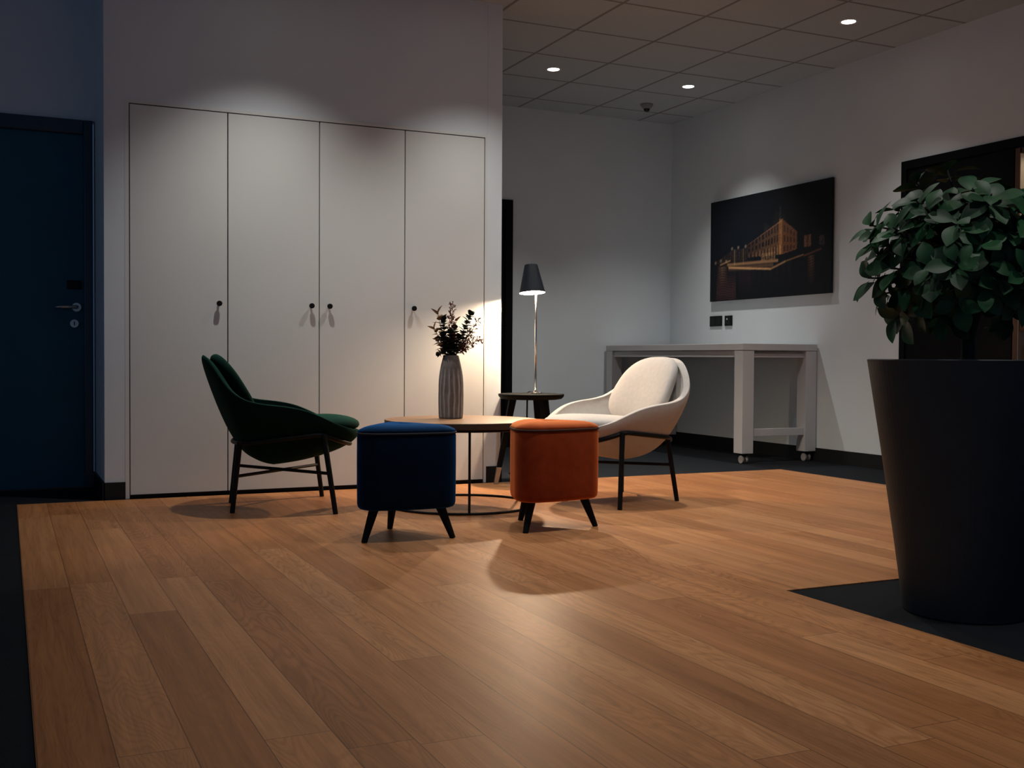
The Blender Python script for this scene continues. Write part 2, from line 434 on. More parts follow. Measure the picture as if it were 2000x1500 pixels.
# ------------------------------------------------------------------ built-in cupboard
cup = thing('built_in_cupboard', 'tall white four-door cupboard built into the wall behind the green armchair', 'cupboard', (1.676, WY, 0))
X = lambda x: x - 1.676
bm = bmesh.new()     # carcass: dark interior visible only in the gaps, stiles and rail
box(bm, (X(0.621), 0.022, 0.02), (X(2.737), 0.55, 2.168))
obj('carcass', bm, M['gap'], cup)
bm = bmesh.new()
box(bm, (X(0.595), -0.001, 0.0), (X(0.617), 0.02, 2.19)); box(bm, (X(2.7405), -0.001, 0.0), (X(2.757), 0.02, 2.19)); box(bm, (X(0.617), -0.001, 2.172), (X(2.7405), 0.02, 2.19))
obj('face_frame', bm, M['cup'], cup)
obj('plinth', BX((X(0.619), 0.008, 0.0), (X(2.738), 0.03, 0.020)), M['black'], cup)
seams = [0.619, 1.150, 1.681, 2.211, 2.7385]
knobs = [1.098, 1.629, 1.737, 2.263]
for k in range(4):
    a, b_ = seams[k] + 0.0032, seams[k + 1] - 0.0032
    d = obj('door', BX((X(a), 0.0, 0.021), (X(b_), 0.02, 2.166)), M['cup'], cup, bevel=0.0012)
    bm = LT([(0.006, 0), (0.006, 0.016), (0.0135, 0.019), (0.0155, 0.024), (0.0155, 0.034), (0.013, 0.037)], 20)
    bmesh.ops.rotate(bm, verts=bm.verts[:], cent=(0, 0, 0), matrix=Matrix.Rotation(PI / 2, 3, 'X'))
    bmesh.ops.translate(bm, verts=bm.verts[:], vec=(X(knobs[k]), 0, 1.087))
    obj('knob', bm, M['blackmetal'], d)

# ------------------------------------------------------------------ ceiling fixtures
def downlight(x, y, label, k=1.0):
    t = thing('downlight', label, 'ceiling light', (x, y, CZ), 0, 'recessed ceiling downlights')
    bm = LT([(0.045, -0.0005), (0.054, -0.004), (0.058, -0.003), (0.060, 0.0)], 36, cap0=False, cap1=False)
    obj('trim_ring', bm, M['white'], t, smooth=True)
    bm = LT([(0.0445, -0.0012), (0.046, -0.0004)], 36, cap0=True, cap1=False)
    obj('glowing_lens', bm, M['lens'], t)
    ld = bpy.data.lights.new('spot', 'SPOT'); ld.energy = SPOT_W * k; ld.color = SPOT_COL
    ld.spot_size = math.radians(97); ld.spot_blend = 1.0; ld.shadow_soft_size = 0.035
    lo = bpy.data.objects.new('spot', ld); C.objects.link(lo); lo.parent = t; lo.location = (0, 0, -0.012)
    return t
downlight(3.845, 7.577, 'glowing round ceiling downlight nearest the white pier')
downlight(5.075, 7.565, 'glowing round ceiling downlight beside the black dome camera')
downlight(5.047, 5.660, 'glowing round ceiling downlight at the top right, nearest the plant', 0.44)
downlight(3.860, 5.660, 'ceiling downlight at the top edge, level with the one nearest the plant', 1.3)
downlight(2.620, 5.660, 'ceiling downlight out of view above the right half of the white cupboard')
downlight(1.350, 5.660, 'ceiling downlight out of view above the left half of the white cupboard')
downlight(2.620, 3.750, 'ceiling downlight out of view above the open oak floor before the poufs', 0.85)
downlight(1.350, 3.750, 'ceiling downlight out of view above the open oak floor on the left', 0.33)
downlight(3.860, 3.750, 'ceiling downlight out of view above the open oak floor on the right', 0.6)
downlight(1.350, 1.850, 'ceiling downlight out of view above the near end of the oak floor', 0.55)
downlight(2.620, 1.850, 'ceiling downlight out of view above the near right end of the oak floor', 0.5)

t = thing('security_camera', 'small grey dome security camera with a black bubble on the ceiling tiles', 'security camera', (5.1, 8.245, CZ))
obj('housing', LT([(0.056, 0.0), (0.056, -0.012), (0.048, -0.022), (0.034, -0.038), (0.028, -0.042)], 32), M['camw'], t, smooth=False)
obj('dome', LT([(0.028, -0.041), (0.027, -0.050), (0.021, -0.061), (0.011, -0.068), (0.002, -0.070)], 28), M['dome'], t, smooth=True)

# ------------------------------------------------------------------ picture and wall plates
def picture():
    t = thing('wall_picture', 'large dark picture of a lit waterfront building at night on the right wall', 'picture', (RX, 7.366, 1.301))
    W, Hh = 1.578, 0.881
    obj('panel', BX((-0.034, -W / 2, 0), (-0.012, W / 2, Hh)), M['black'], t)
    obj('wall_batten', BX((-0.012, -W / 2 + 0.2, 0.15), (-0.0005, W / 2 - 0.2, Hh - 0.15)), M['black'], t)
    nu, nv = 236, 132
    rnd = random.Random(4)
    lights = [(0.203, 0.506), (0.259, 0.509), (0.324, 0.51), (0.05, 0.385), (0.10, 0.40), (0.15, 0.39)]
    winsL = {}
    def ink(s, v):
        sky = (0.0035, 0.0050, 0.0085)
        g = max(0, 1 - abs(s - 0.22) / 0.5) * max(0, 1 - abs(v - 0.6) / 0.5)
        c = [sky[0] + 0.001 * g, sky[1] + 0.004 * g, sky[2] + 0.009 * g]
        add = lambda r, g2, b, k=1.0: [c[0] + r * k, c[1] + g2 * k, c[2] + b * k]
        n = rnd.random()
        # dark roof with dormers and turret
        if 0.42 < s < 0.75:
            rt = (0.80 - abs(s - 0.60) * 1.6) + 0.03 * math.sin(s * 90)
            if 0.55 < v < rt: c = add(0.016, 0.012, 0.009, n)
        if abs(s - 0.613) < 0.008 and 0.70 < v < 0.84: c = add(0.03, 0.03, 0.035, n)
        if abs(s - 0.49) < 0.012 and 0.60 < v < 0.70: c = add(0.02, 0.017, 0.013, n)
        # building: long left flank
        if 0.335 < s < 0.623:
            q = (s - 0.335) / 0.288
            tp = 0.519 + q * 0.187; bt = 0.398 - q * 0.01
            if bt < v < tp:
                h = (v - bt) / (tp - bt)
                a = 0.25 + 0.75 * q
                col = (int(q * q * 3 + q * 8) % 1000)
                fx = (q * (8 + 3 * q)) % 1.0; fy = (h * 3.0) % 1.0
                win = 0.25 < fx < 0.75 and 0.2 < fy < 0.85
                if h < 0.28: c = add(0.22, 0.11, 0.045, a * (0.25 + 0.9 * (0.3 < fx < 0.8)) * (0.5 + n))
                elif win: c = add(0.020, 0.012, 0.007, a * n)
                else: c = add(0.145, 0.066, 0.026, a * (0.55 + 0.6 * n))
                if 0.96 < h: c = add(0.12, 0.06, 0.03, a)
        # corner pavilion and right flank
        if 0.605 < s < 0.635 and 0.39 < v < 0.715: c = add(0.20, 0.085, 0.026, 0.6 + 0.6 * n)
        if 0.635 <= s < 0.75:
            q = (s - 0.635) / 0.115
            tp = 0.706 - q * 0.133; bt = 0.39 + q * 0.03
            if bt < v < tp:
                h = (v - bt) / (tp - bt); fx = (q * 4.5) % 1.0; fy = (h * 3.2) % 1.0
                win = 0.3 < fx < 0.7 and 0.2 < fy < 0.8
                c = add(0.15, 0.055, 0.018, (0.35 if win else 1.0) * (0.5 + 0.6 * n))
        # small houses left, trees, lamps
        if 0.06 < s < 0.335 and 0.375 < v < 0.40 + 0.09 * min(1, (s - 0.06) / 0.15):
            c = add(0.055, 0.030, 0.014, n * (0.4 + 0.6 * (math.sin(s * 240) > 0)))
        for (ls, lv) in lights:
            d = math.hypot((s - ls) * 1.79, v - lv)
            if d < 0.022: c = add(0.26, 0.20, 0.14, (1 - d / 0.022))
        for ps in (0.225, 0.305):
            if abs(s - ps) < 0.004 and 0.34 < v < 0.50: c = add(0.13, 0.09, 0.045)
        # white marquee lights at the foot of the building
        if 0.46 < s < 0.58 and 0.355 < v < 0.42: c = add(0.26, 0.15, 0.07, n * (0.4 + 0.6 * (math.sin(s * 300) > 0.2)))
        # quay light trails
        def band(p, q2, th, k, rgb):
            nonlocal c
            if p[0] <= s <= q2[0]:
                yy = p[1] + (q2[1] - p[1]) * (s - p[0]) / (q2[0] - p[0])
                d = abs(v - yy)
                if d < th: c = [c[0] + rgb[0] * k * (1 - d / th), c[1] + rgb[1] * k * (1 - d / th), c[2] + rgb[2] * k * (1 - d / th)]
        tr = (0.60, 0.32, 0.14)
        band((0.09, 0.358), (0.19, 0.392), 0.012, 0.6, tr); band((0.16, 0.352), (0.60, 0.337), 0.020, 0.55, tr)
        band((0.17, 0.325), (0.38, 0.290), 0.016, 0.95, tr); band((0.38, 0.290), (0.54, 0.266), 0.013, 1.0, tr)
        band((0.54, 0.266), (0.66, 0.322), 0.013, 0.6, tr); band((0.66, 0.322), (0.80, 0.362), 0.010, 0.35, tr); band((0.80, 0.350), (0.93, 0.395), 0.012, 0.3, (0.4, 0.14, 0.07))
        band((0.17, 0.310), (0.56, 0.302), 0.03, 0.16, tr)
        # right towers
        if abs(s - 0.826) < 0.026 and 0.43 < v < 0.535: c = add(0.16, 0.07, 0.035, (0.3 + n) * (1.0 if abs(abs(s - 0.826) - 0.015) < 0.008 else 0.4))
        if abs(s - 0.933) < 0.018 and 0.43 < v < 0.51: c = add(0.07, 0.045, 0.045, n)
        # reflections in the water
        if v < 0.345:
            rip = 0.55 + 0.45 * math.sin(v * 260 + 3 * math.sin(s * 40) + n * 1.5)
            if abs(s - 0.115) < 0.045: c = add(0.20, 0.11, 0.055, rip * max(0, (v - 0.12) / 0.22) * (1 - abs(s - 0.115) / 0.05))
            if abs(s - 0.15) < 0.09: c = add(0.070, 0.024, 0.024, rip * max(0, 1 - abs(v - 0.10) / 0.20))
            if abs(s - 0.855) < 0.028: c = add(0.14, 0.065, 0.028, rip * max(0, (v - 0.08) / 0.26) * (1 - abs(s - 0.855) / 0.03))
            if 0.30 < s < 0.72: c = add(0.030, 0.020, 0.018, rip * n * (0.5 + 0.5 * math.sin(s * 130)) * max(0, (v - 0.05) / 0.3))
            if abs(s - 0.32) < 0.06: c = add(0.016, 0.005, 0.008, rip * max(0, 1 - abs(v - 0.2) / 0.16))
        return c
    bm = bmesh.new()
    lay = bm.verts.layers.float_color.new('ink')
    g = []
    for i in range(nu + 1):
        rowv = []
        for j in range(nv + 1):
            s, v = i / nu, j / nv
            vv = bm.verts.new((-0.0346, W / 2 - s * W, v * Hh)); cc = ink(s, v)
            vv[lay] = (cc[0], cc[1], cc[2], 1); rowv.append(vv)
        g.append(rowv)
    for i in range(nu):
        for j in range(nv): bm.faces.new((g[i][j], g[i][j + 1], g[i + 1][j + 1], g[i + 1][j]))
    obj('printed_scene', bm, M['printed'], t)
picture()
t = thing('socket_plate', 'wide black double socket plate below the night picture', 'socket', (RX, 8.102, 1.081))
obj('plate', BX((-0.012, -0.09, 0), (0, 0.09, 0.092)), M['blackmetal'], t, bevel=0.004)
for s in (-0.044, 0.044): obj('insert', BX((-0.014, s - 0.033, 0.013), (-0.0115, s + 0.033, 0.079)), M['black'], t, bevel=0.002)
t = thing('switch_plate', 'narrow black switch plate with a white dot, right of the socket plate', 'switch', (RX, 7.915, 1.081))
obj('plate', BX((-0.012, -0.053, 0), (0, 0.053, 0.090)), M['blackmetal'], t, bevel=0.004)
obj('rocker', BX((-0.015, -0.033, 0.013), (-0.0115, 0.033, 0.077)), M['black'], t, bevel=0.002)
obj('white_dot', TB([(-0.0145, 0.010, 0.060), (-0.0165, 0.010, 0.060)], 0.007, 12), M['white'], t)

# ------------------------------------------------------------------ desk
t = thing('tall_desk', 'pale grey high table on castors standing in the back right corner', 'table', (5.39, 7.79, -0.004))
x0, x1, y0, y1 = -0.345, 0.36, -1.035, 1.03
obj('tabletop', BX((x0 - 0.004, y0 - 0.004, 0.862), (x1, y1, 0.912)), M['desk'], t, bevel=0.002)
bm = bmesh.new()
box(bm, (x0 + 0.02, y0 + 0.09, 0.808), (x0 + 0.05, y1 - 0.09, 0.858)); box(bm, (x1 - 0.05, y0 + 0.09, 0.808), (x1 - 0.02, y1 - 0.09, 0.858))
box(bm, (x0 + 0.09, y0 + 0.02, 0.808), (x1 - 0.09, y0 + 0.05, 0.838)); box(bm, (x0 + 0.09, y1 - 0.05, 0.808), (x1 - 0.09, y1 - 0.02, 0.838))
obj('apron', bm, M['desk'], t, bevel=0.002)
for sx in (0, 1):
    for sy in (0, 1):
        ax = x0 if sx == 0 else x1 - 0.105; ay = y0 if sy == 0 else y1 - 0.105
        lg = obj('leg', BX((ax, ay, 0.078), (ax + 0.105, ay + 0.105, 0.861)), M['desk'], t, bevel=0.002)
        cx, cy = ax + 0.052, ay + 0.052
        bm = bmesh.new()
        box(bm, (cx - 0.02, cy - 0.018, 0.05), (cx + 0.02, cy + 0.022, 0.079))
        obj('castor_fork', bm, M['blackmetal'], lg)
        for q in (-0.019, 0.019):
            obj('castor_wheel', TB([(cx + q - 0.008, cy, 0.030), (cx + q - 0.006, cy, 0.030), (cx + q + 0.006, cy, 0.030), (cx + q + 0.008, cy, 0.030)], [0.024, 0.030, 0.030, 0.024], 20), M['rubber'], lg, smooth=False)
for yy in (y0 + 0.018, y1 - 0.058):
    obj('stretcher', BX((x0 + 0.105, yy, 0.205), (x1 - 0.105, yy + 0.04, 0.262)), M['desk'], t, bevel=0.002)

# ------------------------------------------------------------------ lounge chairs
RIM = [(-0.392, 0.0, 0.797), (-0.386, 0.075, 0.793), (-0.368, 0.145, 0.775), (-0.340, 0.212, 0.735), (-0.306, 0.272, 0.680), (-0.262, 0.318, 0.622),
       (-0.195, 0.345, 0.576), (-0.105, 0.356, 0.553), (0.0, 0.357, 0.541), (0.10, 0.349, 0.521), (0.185, 0.328, 0.487), (0.255, 0.298, 0.453),
       (0.325, 0.240, 0.428), (0.375, 0.160, 0.412), (0.402, 0.080, 0.404), (0.410, 0.0, 0.402)]
BOT = Vector((-0.03, 0, 0.222))
PB = [(0, 0), (0.06, 0.004), (0.32, 0.066), (0.49, 0.155), (0.645, 0.31), (0.775, 0.485), (0.925, 0.733), (1.03, 0.95), (1.0, 1.0)]
PF = [(0, 0), (0.18, 0.075), (0.36, 0.155), (0.50, 0.24), (0.65, 0.345), (0.79, 0.48), (0.92, 0.66), (0.995, 0.86), (1.0, 1.0)]
PS = [(0, 0), (0.20, 0.03), (0.40, 0.09), (0.57, 0.19), (0.71, 0.32), (0.83, 0.50), (0.93, 0.70), (0.99, 0.88), (1.0, 1.0)]
def cr(P, u):
    n = len(P) - 1; u = max(0.0, min(0.999999, u)) * n; k = int(u); f = u - k
    g = lambda i: Vector(P[max(0, min(n, i))]) if len(P[0]) == 3 else Vector((*P[max(0, min(n, i))], 0))
    p0, p1, p2, p3 = g(k - 1), g(k), g(k + 1), g(k + 2)
    return 0.5 * ((2 * p1) + (p2 - p0) * f + (2 * p0 - 5 * p1 + 4 * p2 - p3) * f * f + (3 * p1 - p0 - 3 * p2 + p3) * f ** 3)
def rim_pt(a):        # a in [0,1): 0 = top of the back, 0.5 = front, +y side first
    a = a % 1.0
    if a <= 0.5: 
        u = a * 2
        if u < 1e-6: return Vector(RIM[0])
        if u > 1 - 1e-6: return Vector(RIM[-1])
        return cr(RIM, u)
    p = rim_pt(1 - a); return Vector((p.x, -p.y, p.z))
def shell_pt(a, t):
    R = rim_pt(a); d = R - BOT; h = math.hypot(d.x, d.y)
    cs = d.x / h; wb = max(0, -cs) ** 2; wf = max(0, cs) ** 2; ws = 1 - wb - wf
    q = [cr(P, t) for P in (PB, PF, PS)]
    ra = q[0].x * wb + q[1].x * wf + q[2].x * ws; zb = q[0].y * wb + q[1].y * wf + q[2].y * ws
    return Vector((BOT.x + d.x * ra, BOT.y + d.y * ra, BOT.z + d.z * zb))
def shell_bm(n=72, m=18):
    bm = bmesh.new(); c = bm.verts.new(BOT); rings = []
    for tt in [j / m for j in range(1, m)] + [0.978, 1.0]:
        rings.append([bm.verts.new(shell_pt(k / n, tt)) for k in range(n)])
    for k in range(n): bm.faces.new((c, rings[0][k], rings[0][(k + 1) % n]))
    for A, B in zip(rings, rings[1:]):
        for k in range(n): bm.faces.new((A[k], B[k], B[(k + 1) % n], A[(k + 1) % n]))
    return bm
def rail_pt(a, z, off):
    lo_, hi_ = 0.0, 1.0
    for _ in range(40):
        mid = (lo_ + hi_) / 2
        if shell_pt(a, mid).z < z: lo_ = mid
        else: hi_ = mid
    p = shell_pt(a, lo_); d = Vector((p.x - BOT.x, p.y, 0)).normalized()
    return Vector((p.x + d.x * off, p.y + d.y * off, z))
def pad_bm(hx, hy, th, ex, shape=None, n=48, m=9, crown=2.6):
    """closed cushion: plan superellipse hx x hy, half thickness th"""
    bm = bmesh.new()
    def out(k):
        a = 2 * PI * k / n; c, s = math.cos(a), math.sin(a)
        x = hx * math.copysign(abs(c) ** (2 / ex), c); y = hy * math.copysign(abs(s) ** (2 / ex), s)
        return shape(x, y) if shape else (x, y)
    O = [out(k) for k in range(n)]
    def ring(f, z): return [bm.verts.new((x * f, y * f, z)) for x, y in O]
    fs = [math.sin(PI / 2 * i / m) for i in range(1, m + 1)]
    top = bm.verts.new((0, 0, th)); bot = bm.verts.new((0, 0, -th * 0.9))
    zz = lambda f: th * max(0.0, 1 - f ** crown) ** (1 / crown)
    R = [ring(f, zz(f)) for f in fs]
    B = [ring(f, -0.9 * zz(f)) for f in fs[:-1]] 
    for k in range(n):
        bm.faces.new((top, R[0][k], R[0][(k + 1) % n])); bm.faces.new((bot, B[0][(k + 1) % n], B[0][k]))
    for A, D in list(zip(R, R[1:])) + [(R[-1], B[-1])] + [(B[i], B[i - 1]) for i in range(len(B) - 1, 0, -1)]:
        for k in range(n): bm.faces.new((A[k], D[k], D[(k + 1) % n], A[(k + 1) % n]))
    return bm
def lounge_chair(label, loc, rz, fab, back_y):
    t = thing('lounge_chair', label, 'armchair', (loc[0], loc[1], 0), rz)
    sh = obj('shell', shell_bm(), fab, t, smooth=True)
    so = sh.modifiers.new('thick', 'SOLIDIFY'); so.thickness = 0.038; so.offset = -1
    sb = sh.modifiers.new('round', 'SUBSURF'); sb.levels = 1; sb.render_levels = 1
    # seat cushion
    def seat_shape(x, y):
        f = 1.0 - 0.16 * max(0, (x - 0.05) / 0.3) - 0.10 * max(0, (-x - 0.10) / 0.22)
        return x, y * f
    bm = pad_bm(0.318, 0.292, 0.052, 2.9, seat_shape)
    for v in bm.verts:
        z = v.co.z + 0.426 + 0.055 * v.co.x - 0.10 * max(0, v.co.x - 0.18) ** 1.2
        v.co = Vector((v.co.x + 0.092, v.co.y, z))
    obj('seat_cushion', bm, fab, t, smooth=True, subsurf=1)
    # back cushion
    def back_shape(x, y):          # x runs up the back
        return x, y * (1.0 - 0.13 * (x / 0.2) * 0.9)
    bm = pad_bm(0.220, 0.240, 0.052, 2.7, back_shape)
    v_ = Vector((-0.477, 0, 0.879)); n_ = Vector((0.879, 0, 0.477)); c_ = Vector((-0.241, 0, 0.604))
    for v in bm.verts:
        x, y, z = v.co
        bend = 0.75 * y * y        # hugs the curved shell
        v.co = c_ + v_ * x + Vector((0, 1, 0)) * y + n_ * (z + bend)
    obj('back_cushion', bm, fab, t, smooth=True, subsurf=1)
    # rail around the shell
    keys = []
    N = 64
    def zr(x):
        if x > 0.18: return 0.398 - (x - 0.18) / 0.19 * 0.072
        return 0.398 - (0.18 - x) / 0.42 * 0.050
    pts = []
    for k in range(N):
        a = k / N
        z = 0.37
        for _ in range(6):
            p = rail_pt(a, z, 0.011); z = zr(p.x)
        pts.append(Vector((p.x, p.y, z)))
    # pull the rail to its straight runs between the leg joints
    obj('support_rail', TB(pts, 0.0115, 8, closed=True), M['blackmetal'], t, smooth=True)
    def near(x, s):
        return min((p for p in pts if p.y * s > 0), key=lambda p: abs(p.x - x))
    ft, bt = {}, {}
    for s in (1, -1):
        f = near(0.18, s); b = near(-0.215, s)
        ft[s] = (Vector((f.x, f.y + 0.006 * s, f.z + 0.006)), Vector((0.25, 0.36 * s, 0.0)))
        bt[s] = (Vector((b.x, b.y + 0.004 * s, b.z + 0.006)), Vector((-0.25, back_y * s, 0.0)))
        obj('leg', TB([ft[s][0], ft[s][1]], [0.0145, 0.0125], 14), M['blackmetal'], t, smooth=False)
        obj('leg', TB([bt[s][0], bt[s][1]], [0.0145, 0.0125], 14), M['blackmetal'], t, smooth=False)
    def at(L, z): return L[1] + (L[0] - L[1]) * (z / L[0].z)
    for s in (1, -1):
        obj('stretcher', TB([at(bt[s], 0.193 + 0.009 * s), at(ft[-s], 0.193 + 0.009 * s)], 0.0085, 10), M['blackmetal'], t)
    return t
lounge_chair('dark green velvet lounge chair in front of the white cupboard', (1.313, 5.732), math.radians(-9.6), M['green'], 0.205)
lounge_chair('cream fabric lounge chair behind the orange pouf', (3.098, 5.315), math.radians(188.4), M['cream'], 0.243)

# ------------------------------------------------------------------ poufs
def tri_loop(rc, dc, z, n=20, bulge=0.010, rot=0.0):
    P = []
    for c in range(3):
        a0 = PI / 2 + c * 2 * PI / 3
        cx, cy = dc * math.cos(a0), dc * math.sin(a0)
        for k in range(n):
            a = a0 - PI / 3 + (2 * PI / 3) * k / (n - 1)
            P.append([cx + rc * math.cos(a), cy + rc * math.sin(a)])
        # bulged side toward the next corner
        a1 = a0 + PI / 3
        x0_, y0_ = P[-1]
        b0 = PI / 2 + (c + 1) * 2 * PI / 3
        x1_ = dc * math.cos(b0) + rc * math.cos(b0 - PI / 3); y1_ = dc * math.sin(b0) + rc * math.sin(b0 - PI / 3)
        for k in range(1, n):
            f = k / n; bl = bulge * math.sin(PI * f)
            P.append([x0_ + (x1_ - x0_) * f + bl * math.cos(a1), y0_ + (y1_ - y0_) * f + bl * math.sin(a1)])
    return [Vector((x, y, z)) for x, y in P]
def pouf(label, loc, back_deg, fab, pipe):
    t = thing('pouf', label, 'pouf', (loc[0], loc[1], 0), math.radians(back_deg - 90), 'three-legged poufs')
    zs = 0.462
    prof = [(-0.060, 0.1345), (-0.022, 0.136), (-0.010, 0.140), (-0.003, 0.148), (0.0, 0.160), (0.001, 0.24), (0.0015, 0.34), (0.001, zs - 0.012), (-0.002, zs - 0.004), (-0.006, zs)]
    bm = loft(bmesh.new(), [tri_loop(0.09 + o, 0.147, z) for o, z in prof])
    obj('body', bm, fab, t, smooth=True)
    prof = [(-0.006, zs - 0.001), (0.0005, zs + 0.007), (-0.006, zs + 0.016), (-0.028, zs + 0.026), (-0.060, zs + 0.033)]
    L = [tri_loop(0.09 + o, 0.147, z) for o, z in prof]
    for f, dz in ((0.75, 0.036), (0.5, 0.038), (0.25, 0.034), (0.08, 0.027)):
        L.append([Vector((p.x * f, p.y * f, zs + dz)) for p in L[4]])
    bm = loft(bmesh.new(), L)
    obj('seat_pad', bm, fab, t, smooth=True)
    obj('piping', TB([p for p in tri_loop(0.0905, 0.147, zs + 0.001)], 0.0045, 8, closed=True), pipe, t, smooth=True)
    for c in range(3):
        a = PI / 2 + c * 2 * PI / 3; ca, sa = math.cos(a), math.sin(a)
        obj('leg', TB([(0.170 * ca, 0.170 * sa, 0.140), (0.228 * ca, 0.228 * sa, 0.0)], [0.0215, 0.0125], 16), M['blackwood'], t, smooth=False)
    return t
pouf('dark blue velvet three-legged pouf in front of the coffee table', (1.585, 4.564), 85.5, M['blue'], M['bluepipe'])
pouf('orange velvet three-legged pouf beside the dark blue one', (2.303, 4.572), 98.0, M['orange'], M['orangepipe'])

# ------------------------------------------------------------------ coffee table
t = thing('coffee_table', 'low round oak-topped coffee table between the two lounge chairs', 'table', (2.212, 5.41, 0))
obj('tabletop', LT([(0.402, 0.4265), (0.409, 0.430), (0.411, 0.446), (0.411, 0.458), (0.4095, 0.4595)], 96, cap0=True, cap1=True), [M['top']], t)
obj('edge_band', LT([(0.4095, 0.4275), (0.4122, 0.430), (0.4122, 0.457), (0.4105, 0.4592)], 96, cap0=False, cap1=False), M['darkoak'], t)
ringp = lambda r, z, n=72: [(r * math.cos(2 * PI * k / n), r * math.sin(2 * PI * k / n), z) for k in range(n)]
obj('base_ring', TB(ringp(0.388, 0.0065), 0.0065, 8, closed=True), M['blackmetal'], t, smooth=True)
obj('upper_ring', TB(ringp(0.388, 0.420), 0.0065, 8, closed=True), M['blackmetal'], t, smooth=True)
for dg in (-106.5, 13.5, 133.5):
    a = math.radians(dg); obj('rod', TB([(0.388 * math.cos(a), 0.388 * math.sin(a), 0.006), (0.388 * math.cos(a), 0.388 * math.sin(a), 0.427)], 0.0065, 10), M['blackmetal'], t)

# ------------------------------------------------------------------ vase and dried stems
VX, VY, VZ = 2.190, 5.518, 0.4597
t = thing('fluted_vase', 'tall grey stoneware vase with vertical flutes on the coffee table', 'vase', (VX, VY, VZ))
prof = [(0.062, 0.0), (0.0655, 0.006), (0.0672, 0.03), (0.0685, 0.08), (0.0688, 0.13), (0.0680, 0.18), (0.0655, 0.22), (0.0610, 0.255), (0.0560, 0.28), (0.0515, 0.30), (0.0465, 0.32), (0.0430, 0.334), (0.0420, 0.340)]
bm = bmesh.new(); lay = bm.verts.layers.float.new('ridge')
NF, NN = 15, 180
rings = []
def pr(z):
    for (r0, z0), (r1, z1) in zip(prof, prof[1:]):
        if z <= z1: return r0 + (r1 - r0) * (z - z0) / (z1 - z0)
    return prof[-1][0]
for j in range(61):
    z = 0.340 * j / 60; r = pr(z); am = max(0.0, min(1.0, (0.278 - z) / 0.05)) * min(1.0, 0.4 + z / 0.03); row = []
    for k in range(NN):
        a = 2 * PI * k / NN
        ph = NF * a + 0.45 * math.sin(z * 26 + 2 * math.sin(a * 3)) + 0.25 * math.sin(z * 60 + 5 * a)
        rg = (0.5 + 0.5 * math.cos(ph)); rr = r - 0.0052 * am * (1 - rg ** 1.4)
        v = bm.verts.new((rr * math.cos(a), rr * math.sin(a), z)); v[lay] = am * max(0, (rg - 0.55) / 0.45) ** 1.3; row.append(v)
    rings.append(row)
for r, z in ((0.038, 0.341), (0.034, 0.336), (0.036, 0.30), (0.045, 0.24), (0.05, 0.05)):
    row = [bm.verts.new((r * math.cos(2 * PI * k / NN), r * math.sin(2 * PI * k / NN), z)) for k in range(NN)]; rings.append(row)
for A, B in zip(rings, rings[1:]):
    for k in range(NN): bm.faces.new((A[k], A[(k + 1) % NN], B[(k + 1) % NN], B[k]))
bm.faces.new(rings[0]); bm.faces.new(rings[-1])
obj('body', bm, M['vase'], t, smooth=True)

RTH = Vector((0.9075, -0.42, 0)); FWH = Vector((0.42, 0.9075, 0))
def leaf_into(bm, base, direction, normal, L, W, fold=0.25, curl=0.15, obov=0.62, n=6):
    d = Vector(direction).normalized(); nn = Vector(normal); nn = (nn - d * nn.dot(d))
    if nn.length < 1e-4: nn = d.orthogonal()
    nn.normalize(); s = d.cross(nn)
    rows = []
    for i in range(n + 1):
        u = i / n
        wdt = W * (math.sin(PI * min(1, u ** (0.75 if obov < 0.55 else 1.25)))) ** 0.75 * 0.5 if 0 < u < 1 else 0.0006
        c = Vector(base) + d * (L * u) - nn * (curl * L * u * u)
        rows.append([bm.verts.new(c + s * wdt + nn * (fold * wdt)), bm.verts.new(c), bm.verts.new(c - s * wdt + nn * (fold * wdt))])
    for A, B in zip(rows, rows[1:]):
        bm.faces.new((A[0], A[1], B[1], B[0])); bm.faces.new((A[1], A[2], B[2], B[1]))
